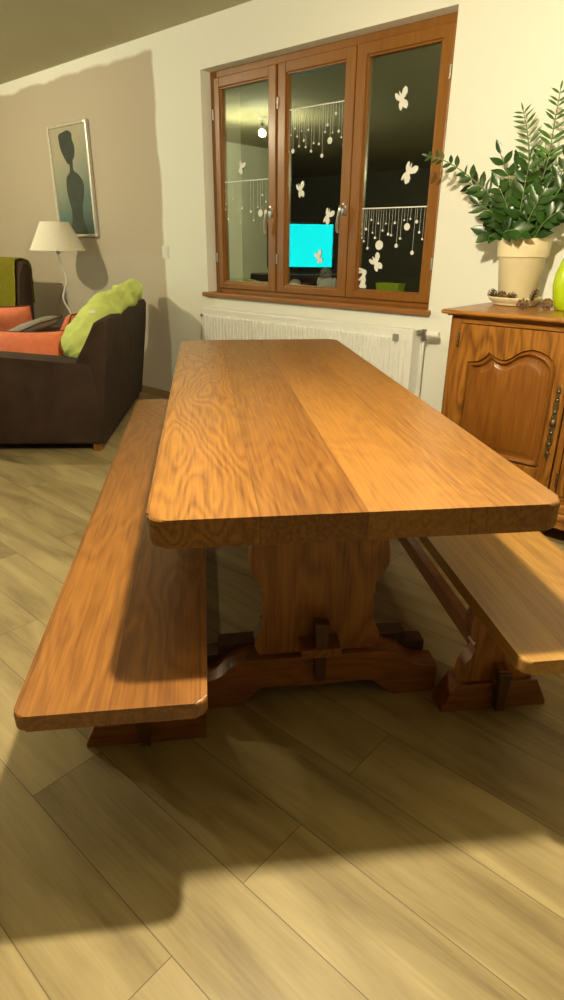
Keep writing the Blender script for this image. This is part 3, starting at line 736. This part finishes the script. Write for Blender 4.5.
frond(FP([(-.05, -.02), (505, 222, 2.95), (490, 196, 2.92), (466, 174, 2.88), (443, 160, 2.85), (427, 156, 2.83)]), 12, .072, .030, LF, .30, .42)
frond(FP([(0, .02), (524, 200, 2.97), (529, 160, 2.98), (527, 130, 2.98), (523, 110, 2.98)]), 12, .082, .017, NW, .35, .50, 1.3)
frond(FP([(.03, .0), (536, 200, 2.95), (548, 160, 2.95), (555, 120, 2.95), (561, 88, 2.95)]), 15, .088, .019, NW, .30, .50, 1.3)
frond(FP([(-.01, -.03), (513, 205, 2.90), (509, 180, 2.88), (500, 152, 2.87)]), 6, .085, .034, LF, .3, .85)
frond(FP([(-.04, .02), (500, 225, 2.97), (488, 205, 2.98), (478, 190, 2.99), (468, 182, 3.0)]), 7, .085, .034, LF, .2, .7)
frond(FP([(-.03, -.04), (503, 226, 2.88), (494, 214, 2.86), (478, 203, 2.84)]), 6, .085, .036, LF, .2, .8)
frond(FP([(.0, -.05), (520, 215, 2.86), (524, 190, 2.84), (530, 160, 2.82)]), 8, .088, .034, LF, .2, .7)
frond(FP([(.04, -.04), (540, 215, 2.88), (556, 195, 2.86), (572, 170, 2.85)]), 8, .085, .034, LF, .2, .6)
frond(FP([(.05, .0), (545, 205, 2.95), (566, 165, 2.96), (585, 130, 2.96)]), 10, .085, .032, LF, .2, .6)
frond(FP([(.05, .03), (548, 215, 3.0), (570, 190, 3.0), (592, 175, 3.0)]), 8, .085, .034, LF, .2, .6)
frond(FP([(.02, .04), (530, 210, 3.0), (540, 180, 3.02), (545, 150, 3.03)]), 9, .085, .034, LF, .2, .7)
frond(FP([(.05, -.05), (542, 225, 2.86), (556, 213, 2.84), (572, 208, 2.82)]), 6, .085, .038, LF, .2, .7)
frond(FP([(-.06, .0), (500, 234, 2.93), (494, 233, 2.91), (486, 232, 2.90)]), 4, .078, .046, LF, .4, .9)
frond(FP([(.02, -.06), (528, 222, 2.86), (536, 205, 2.84), (545, 188, 2.83)]), 7, .085, .038, LF, .2, .8)
frond(FP([(-.02, -.05), (510, 222, 2.86), (506, 203, 2.84), (498, 186, 2.83)]), 7, .088, .038, LF, .2, .8)
frond(FP([(.0, .0), (518, 215, 2.92), (516, 190, 2.90), (516, 165, 2.90)]), 7, .088, .036, LF, .2, .8)
frond(FP([(.03, .02), (534, 212, 2.96), (538, 190, 2.96), (536, 168, 2.96)]), 7, .088, .036, LF, .2, .8)
frond(FP([(-.06, -.04), (504, 233, 2.86), (516, 230, 2.83), (522, 233, 2.82)]), 4, .075, .040, LF, .4, .9)

def pinecone(loc, L_, R_, dirv, label):
    t = thing('pine_cone', label, 'pine cone', loc, 0, 'pine cones around the plant pot')
    d = Vector(dirv).normalized(); a = d.orthogonal().normalized(); b = d.cross(a)
    core = BM(); cp_ = [d*(L_*(s-.5)) for s in (0, .2, .5, .8, 1)]
    tube(core, cp_, [R_*.2, R_*.32, R_*.32, R_*.2, R_*.05], 8)
    c_ = obj('core', core, M['cone_core'], t, smooth=True)
    bm = BM(); n = 26
    for k in range(n):
        s = (k+.5)/n; ang = k*2.39996; r = R_*math.sin(PI*min(1, .14+.80*s))**.7
        o_ = (a*math.cos(ang)+b*math.sin(ang)); tan = d.cross(o_)
        q = d*(L_*(s-.5)); base = q+o_*r*.15; tip = q+o_*r*1.12+d*L_*.12
        w = R_*.50*(1-.35*s); th = R_*.05
        v = [bm.verts.new(x) for x in (base-tan*w*.4, base+tan*w*.4, tip+tan*w, tip+o_*w*.25+d*th*2, tip-tan*w, base+d*th*2)]
        for f in ((0, 1, 2), (0, 2, 3), (0, 3, 4), (5, 2, 1), (5, 3, 2), (5, 4, 3), (5, 0, 4), (5, 1, 0)): bm.faces.new([v[i] for i in f])
    obj('scales', bm, M['cone'], t)
zc = ZT+.030
cs = [((-1.268, 2.945, ZT+.046), .040, .020, (.3, .2, .9), 'pine cone at the left end of the row on the plant saucer'),
      ((-1.238, 2.905, ZT+.044), .044, .019, (1, .2, .2), 'pine cone second from left in the row on the plant saucer'),
      ((-1.196, 2.880, ZT+.044), .042, .019, (.8, -.3, .4), 'pine cone third from left in the row on the plant saucer'),
      ((-1.150, 2.876, ZT+.044), .042, .020, (.9, .3, -.2), 'pine cone at the right end of the row on the plant saucer'),
      ((-1.067, 2.905, ZT+.054), .050, .016, (.35, .05, 1), 'pine cone standing upright against the pot at the saucer right edge'),
      ((-1.065, 2.790, ZT+.022), .046, .022, (.7, .6, .1), 'pine cone lying on the sideboard just in front of the saucer'),
      ((-.985, 2.870, ZT+.022), .044, .022, (.5, -.7, .2), 'pine cone lying on the sideboard between the saucer and the lime vase')]
for a in cs:
    q = a[0]; k = 1.07 if q[2] > ZT+.03 else 1.0
    pinecone((-1.166+(q[0]+1.166)*k, 2.972+(q[1]-2.972)*k, q[2]), *a[1:])
pv = aty(573, 300, 2.90)
t = thing('vase', 'lime green vase beside the potted plant, cut by the picture edge', 'vase', (pv.x, 2.90, ZT))
bm = BM(); lathe(bm, [(0, 0), (.062, 0), (.070, .006), (.084, .05), (.092, .10), (.088, .15), (.074, .195), (.062, .225), (.064, .232), (.060, .232), (.056, .222), (.068, .19), (.082, .14), (.084, .10), (.064, .012), (0, .010)], 40)
obj('body', bm, M['limeglass'], t, smooth=True, angle=50)

# ------------------------------------------------------------------ sofa
SA = Vector((-3.215, 1.945, 0)); RS = math.radians(135)
SL = 1.545
sofa = thing('sofa', 'dark brown microfibre two-seat sofa seen from its side and back', 'sofa', SA, RS)
bm = BM(); box(bm, .02, SL-.02, .015, .86, .055, .30, bev=.015); obj('base', bm, M['sofa'], sofa, smooth=True, angle=50)
def rounded_prism(pts, a0, a1, plane, bev): bm = BM(); prism(bm, pts, a0, a1, plane, bev=bev, seg=3); return bm
for x0, x1 in ((0, .20), (SL-.20, SL)):
    obj('arm', rounded_prism([(.0, .052), (-.004, .30), (.02, .552), (.30, .568), (.60, .592), (.84, .600), (.885, .575), (.89, .30), (.885, .052)], x0, x1, 'YZ', .022), M['sofa'], sofa, smooth=True, angle=50)
bk = [(-.002, .050), (-.075, .60), (-.092, .765), (-.080, .792), (-.045, .798), (-.015, .780), (.06, .64), (.115, .56), (.17, .42), (.17, .050)]
obj('backrest', rounded_prism(bk, .003, SL-.003, 'YZ', .018), M['sofa'], sofa, smooth=True, angle=50)
for k in range(2):
    x0 = .205+k*(SL-.41)/2; bm = BM(); box(bm, x0, x0+(SL-.41)/2-.006, .13, .88, .30, .435, bev=.03, seg=3); obj('seat_cushion', bm, M['sofa'], sofa, smooth=True, angle=60)
for lx in (.03, SL-.09):
    for ly in (.02, .80):
        bm = BM(); prism(bm, [(lx, 0), (lx+.045, 0), (lx+.05, .054), (lx-.003, .054)], ly, ly+.05, 'XZ', bev=.003); obj('leg', bm, M['cab_z'], sofa)

# lime duvet draped along the sofa back
def soft(name, path, rad, mat, seed, seg=28, sub=10, amp=.25, flatz=1.0):
    pts = catmull(path, sub); rr = [v.x for v in catmull([(r, 0, 0) for r in rad], sub)]
    bm = BM(); rings = []; n = len(pts)
    for i, p in enumerate(pts):
        d = (pts[min(n-1, i+1)]-pts[max(0, i-1)]).normalized(); side = d.cross(Vector((0, 0, 1))).normalized(); up = side.cross(d)
        ring = []
        for k in range(seg):
            a = 2*PI*k/seg; q = math.cos(a)*side*1.05+math.sin(a)*up*flatz
            f = 1+amp*noise.noise(Vector((p.x*7+seed, p.y*7+math.cos(a)*1.6, p.z*7+math.sin(a)*1.6)))+.4*amp*noise.noise(Vector((p.x*20+seed, p.y*20+math.cos(a)*4, p.z*20+math.sin(a)*4)))
            ring.append(bm.verts.new(p+q*rr[i]*f))
        rings.append(ring)
    for A, B in zip(rings, rings[1:]):
        for k in range(seg): bm.faces.new((A[k], A[(k+1) % seg], B[(k+1) % seg], B[k]))
    bm.faces.new(rings[0][::-1]); bm.faces.new(rings[-1])
    return bm
t = thing('pillow', 'long rumpled lime green pillow slumped over the sofa backrest', 'pillow', SA, RS)
bm = soft('pillow', [(.22, .17, .54), (.22, .155, .60), (.25, .12, .68), (.34, .065, .765), (.50, .015, .82), (.75, -.015, .85), (1.05, -.03, .865), (1.30, -.03, .875), (1.42, -.03, .88)], [.04, .085, .100, .095, .09, .085, .082, .078, .03], M['lime'], 3.3, amp=.36, flatz=.92)
pm = obj('cover', bm, M['lime'], t, smooth=True)
bm = BM(); box(bm, -.018, .018, -.0015, .0015, -.013, .013)
tg = obj('care_tag', bm, M['sticker'], pm)
# ------------------------------------------------------------------ cushions
def cushion(name, label, w, h, th, mat, loc, rot, piping=True):
    t = thing(name, label, 'cushion', loc, 0, 'cushions on the sofa'); t.rotation_euler = rot
    bm = BM(); n = 14; top = {}; bot = {}
    def shape(i, j):
        u, v = -1+2*i/n, -1+2*j/n
        pin = 1-.10*(1-abs(u)**2)*abs(v)**3
        x = w/2*u*(1-.08*(1-u*u)*0-.07*(1-v*v)*abs(u)**3*-0-.06*abs(u)*(1-v*v)); y = h/2*v*(1-.06*abs(v)*(1-u*u))
        z = th/2*((1-u**4)*(1-v**4))**.5
        z *= 1+.10*noise.noise(Vector((u*3+loc[0], v*3, 1)))
        return x, y, z
    for i in range(n+1):
        for j in range(n+1):
            x, y, z = shape(i, j); top[i, j] = bm.verts.new((x, y, z))
            bot[i, j] = top[i, j] if i in (0, n) or j in (0, n) else bm.verts.new((x, y, -z))
    for i in range(n):
        for j in range(n):
            bm.faces.new((top[i, j], top[i+1, j], top[i+1, j+1], top[i, j+1])); bm.faces.new((bot[i, j+1], bot[i+1, j+1], bot[i+1, j], bot[i, j]))
    obj('cover', bm, mat, t, smooth=True)
    if piping:
        ed = [(i, 0) for i in range(n)]+[(n, j) for j in range(n)]+[(i, n) for i in range(n, 0, -1)]+[(0, j) for j in range(n, 0, -1)]
        bm = BM(); tube(bm, [shape(*e) for e in ed]+[shape(0, 0)], .0045, 6); obj('piping', bm, M['coral_dark'], t, smooth=True)
    return t
def sw(x, y, z): v = Matrix.Rotation(RS, 3, 'Z') @ Vector((x, y, z)); return SA+v
# large coral cushion leaning on the near arm, coral cushions and a grey one behind
cushion('cushion', 'large coral cushion with dark piping leaning on the near sofa arm', .46, .46, .13, M['coral'], sw(.34, .48, .475), (R(68), 0, RS+R(-90)))
cushion('cushion', 'small coral cushion leaning beside the lime pillow', .32, .36, .11, M['coral'], sw(.78, .34, .60), (R(66), 0, RS+R(180)))
cushion('cushion', 'coral cushion at the far left of the sofa beneath the olive throw', .42, .42, .12, M['coral'], sw(1.18, .90, .58), (R(70), 0, RS+R(90)))
cushion('cushion', 'flat grey cushion with dark piping between the coral cushions', .44, .40, .09, M['grey'], sw(.86, .66, .63), (R(22), 0, RS+R(175)))

# ------------------------------------------------------------------ armchair with olive throw
t = thing('armchair', 'dark brown high-backed armchair at the left picture edge', 'armchair', (-5.96, 2.15, 0))
bm = BM(); box(bm, -.42, .42, -.40, .60, .06, .32, bev=.02); obj('base', bm, M['sofa'], t, smooth=True, angle=50)
obj('backrest', rounded_prism([(.42, .06), (.44, .42), (.535, .95), (.555, 1.04), (.59, 1.055), (.635, 1.045), (.65, .98), (.60, .06)], -.47, .47, 'YZ', .03), M['sofa'], t, smooth=True, angle=50)
for x0 in (-.47, .31): obj('arm', rounded_prism([(-.42, .06), (-.43, .52), (-.38, .57), (.30, .60), (.44, .58), (.44, .06)], x0, x0+.16, 'YZ', .03), M['sofa'], t, smooth=True, angle=50)
bm = BM(); box(bm, -.30, .30, -.40, .40, .32, .44, bev=.04, seg=3); obj('seat_cushion', bm, M['sofa'], t, smooth=True, angle=50)
for lx in (-.40, .35):
    for ly in (-.36, .52): obj('leg', boxbm(lx, lx+.05, ly, ly+.05, 0, .062, bev=.004), M['cab_z'], t)
# throw: a cloth running over the top of the back and down its front
bm = BM()
pf = [(.42, .450), (.445, .52), (.475, .68), (.518, .92), (.535, 1.03), (.575, 1.066), (.61, 1.066), (.655, 1.04), (.668, .98), (.65, .70)]
pc = catmull([(a, b, 0) for a, b in pf], 5); NX = 26; grid = []
for i, q in enumerate(pc):
    row = []
    for j in range(NX+1):
        x = -.44+.865*j/NX; wv = .007*noise.noise(Vector((x*6, i*.25, 0)))+.004*noise.noise(Vector((x*17, i*.5, 3)))
        nx_ = (pc[min(len(pc)-1, i+1)]-pc[max(0, i-1)]).normalized(); nn = Vector((-nx_.y, nx_.x))
        row.append(bm.verts.new((x+.02*math.sin(i*.13+1.0)*(j/NX), q.x+nn.x*(.010+wv), q.y+nn.y*(.010+wv))))
    grid.append(row)
for a, b in zip(grid, grid[1:]):
    for j in range(NX): bm.faces.new((a[j], a[j+1], b[j+1], b[j]))
bmesh.ops.solidify(bm, geom=bm.faces[:], thickness=.006)
th_ = obj('throw_blanket', bm, M['olive'], None, smooth=True); th_.location = (-5.96, 2.15, 0)
tag(th_, 'olive green throw draped over the armchair backrest', 'throw')

# ------------------------------------------------------------------ floor lamp
LP = Vector((-5.09, 2.855, 0))
t = thing('floor_lamp', 'unlit floor lamp with cream conical shade and wavy white stem', 'lamp', LP)
bm = BM(); lathe(bm, [(0, 0), (.115, 0), (.120, .006), (.115, .016), (.02, .026), (.012, .04), (0, .04)], 32); obj('base', bm, M['white_plastic'], t, smooth=True, angle=40)
bm = BM(); ww = [(0, 0, .03), (.03, 0, .16), (-.03, 0, .32), (.03, 0, .50), (.05, 0, .62), (-.005, 0, .76), (.045, 0, .92), (.0, 0, 1.08), (0, 0, 1.20)]
tube(bm, [Matrix.Rotation(YAW, 3, 'Z') @ p for p in catmull(ww, 8)], .007, 8); obj('stem', bm, M['white_plastic'], t, smooth=True)
bm = BM(); lathe(bm, [(.020, 1.12), (.020, 1.20), (.012, 1.205)], 16); obj('socket', bm, M['white_plastic'], t, smooth=True)
bm = BM(); lathe(bm, [(.225, 1.145), (.117, 1.365), (.115, 1.365), (.223, 1.145), (.225, 1.145)], 48)
sh = obj('lamp_shade', bm, M['shade'], t, smooth=True, angle=40)
bm = BM()
for k in range(3):
    a = 2*PI*k/3; tube(bm, [(0, 0, 1.20), (.1*math.cos(a), .1*math.sin(a), 1.33), (.1155*math.cos(a), .1155*math.sin(a), 1.352)], .002, 5)
obj('spider', bm, M['chrome'], sh)

# ------------------------------------------------------------------ television in the lounge (seen mirrored in the pane)
def refl(v): return Vector((v.x, 2*(YF+.014)-v.y, v.z))
a = refl(O+ray(268.5, 246.5)*7.25/1.0*1.0); b = refl(O+ray(332, 245)*7.25)
ctr = (a+b)/2; ax = (b-a); ax.z = 0; wid = ax.length; ax.normalize()
ang = math.atan2(ax.y, ax.x)
t = thing('television', 'television showing a plain cyan screen, mirrored in the middle pane', 'television', (ctr.x, ctr.y, 0), ang)
hgt = 39.3/F_PX*7.25
sg = 1 if (Vector((-math.sin(ang), math.cos(ang))).dot(Vector((2.0, 3.2))-ctr.xy) > 0) else -1
zc0 = ctr.z
bm = boxbm(-wid/2-.02, wid/2+.02, -.03, .03, zc0-hgt/2-.02, zc0+hgt/2+.02, bev=.006); obj('case', bm, M['black'], t)
obj('screen', boxbm(-wid/2, wid/2, .0305*sg-.001, .0305*sg+.001, zc0-hgt/2, zc0+hgt/2), M['screen'], t)
ztv = zc0-hgt/2-.08
bm = boxbm(-.18, .18, -.10, .10, ztv, ztv+.012, bev=.003); box(bm, -.03, .03, -.02, .02, ztv+.01, zc0-hgt/2-.01); obj('stand', bm, M['black'], t)
t = thing('tv_cabinet', 'dark wooden cabinet carrying the television', 'cabinet', (ctr.x, ctr.y, 0), ang)
bm = boxbm(-.60, .60, -.22, .22, .06, ztv, bev=.006); obj('body', bm, M['stand'], t)
for x0 in (-.58, .01):
    d_ = obj('door', boxbm(x0, x0+.57, (.22 if sg > 0 else -.236), (.236 if sg > 0 else -.22), .09, ztv-.03, bev=.004), M['stand'], t)
for lx in (-.56, .51):
    for ly in (-.19, .14): obj('leg', boxbm(lx, lx+.05, ly, ly+.05, 0, .061), M['stand'], t)

# ------------------------------------------------------------------ lamps that light the room
def pendant(loc, label, power, bmat, rb=.035):
    t = thing('pendant_lamp', label, 'lamp', (loc[0], loc[1], loc[2]))
    bm = BM(); lathe(bm, [(0, ZC-loc[2]-.028), (.045, ZC-loc[2]-.026), (.05, ZC-loc[2])], 24); obj('ceiling_rose', bm, M['white_plastic'], t, smooth=True)
    bm = BM(); tube(bm, [(0, 0, .085), (0, 0, ZC-loc[2]-.01)], .003, 6); obj('cord', bm, M['black'], t)
    bm = BM(); lathe(bm, [(0, .100), (.014, .098), (.018, .085), (.018, .040), (0, .040)], 16); obj('socket', bm, M['black'], t, smooth=True)
    bm = BM(); bmesh.ops.create_icosphere(bm, subdivisions=3, radius=rb)
    obj('bulb', bm, bmat, t, smooth=True)
    area = 4*PI*rb*rb
    bmat.node_tree.nodes['Principled BSDF'].inputs['Emission Strength'].default_value = power/(PI*area)
    return t
pendant((-.735, .925, 1.88), 'bare bulb pendant hanging over the dining table', 185, M['bulb'])
m0 = aty(262, 133, YF+.014); dd = ray(262, 133).normalized(); rf = Vector((dd.x, -dd.y, dd.z))
pendant(tuple(m0+rf*3.4), 'bare bulb pendant of the lounge, mirrored in the left pane', 130, M['bulb2'])

w = bpy.data.worlds.new('night'); S.world = w; w.use_nodes = True
w.node_tree.nodes['Background'].inputs[0].default_value = (.05, .07, .12, 1); w.node_tree.nodes['Background'].inputs[1].default_value = .02
S.view_settings.view_transform = 'Standard'; S.view_settings.look = 'None'; S.view_settings.gamma = 1; S.view_settings.use_curve_mapping = False
S.view_settings.exposure = 0.0
# care tag onto the pillow surface
from mathutils.bvhtree import BVHTree
_mw = Matrix.Translation(SA) @ Matrix.Rotation(RS, 4, 'Z'); _iv = _mw.inverted()
_b = BVHTree.FromPolygons([v.co.copy() for v in pm.data.vertices], [tuple(q.vertices) for q in pm.data.polygons])
_h, _n, _, _ = _b.ray_cast(_iv @ O, (_iv.to_3x3() @ ray(92, 312)).normalized())
if _h is not None:
    tg.location = _h+_n*.002; tg.rotation_mode = 'QUATERNION'; tg.rotation_quaternion = _n.to_track_quat('-Y', 'Z')
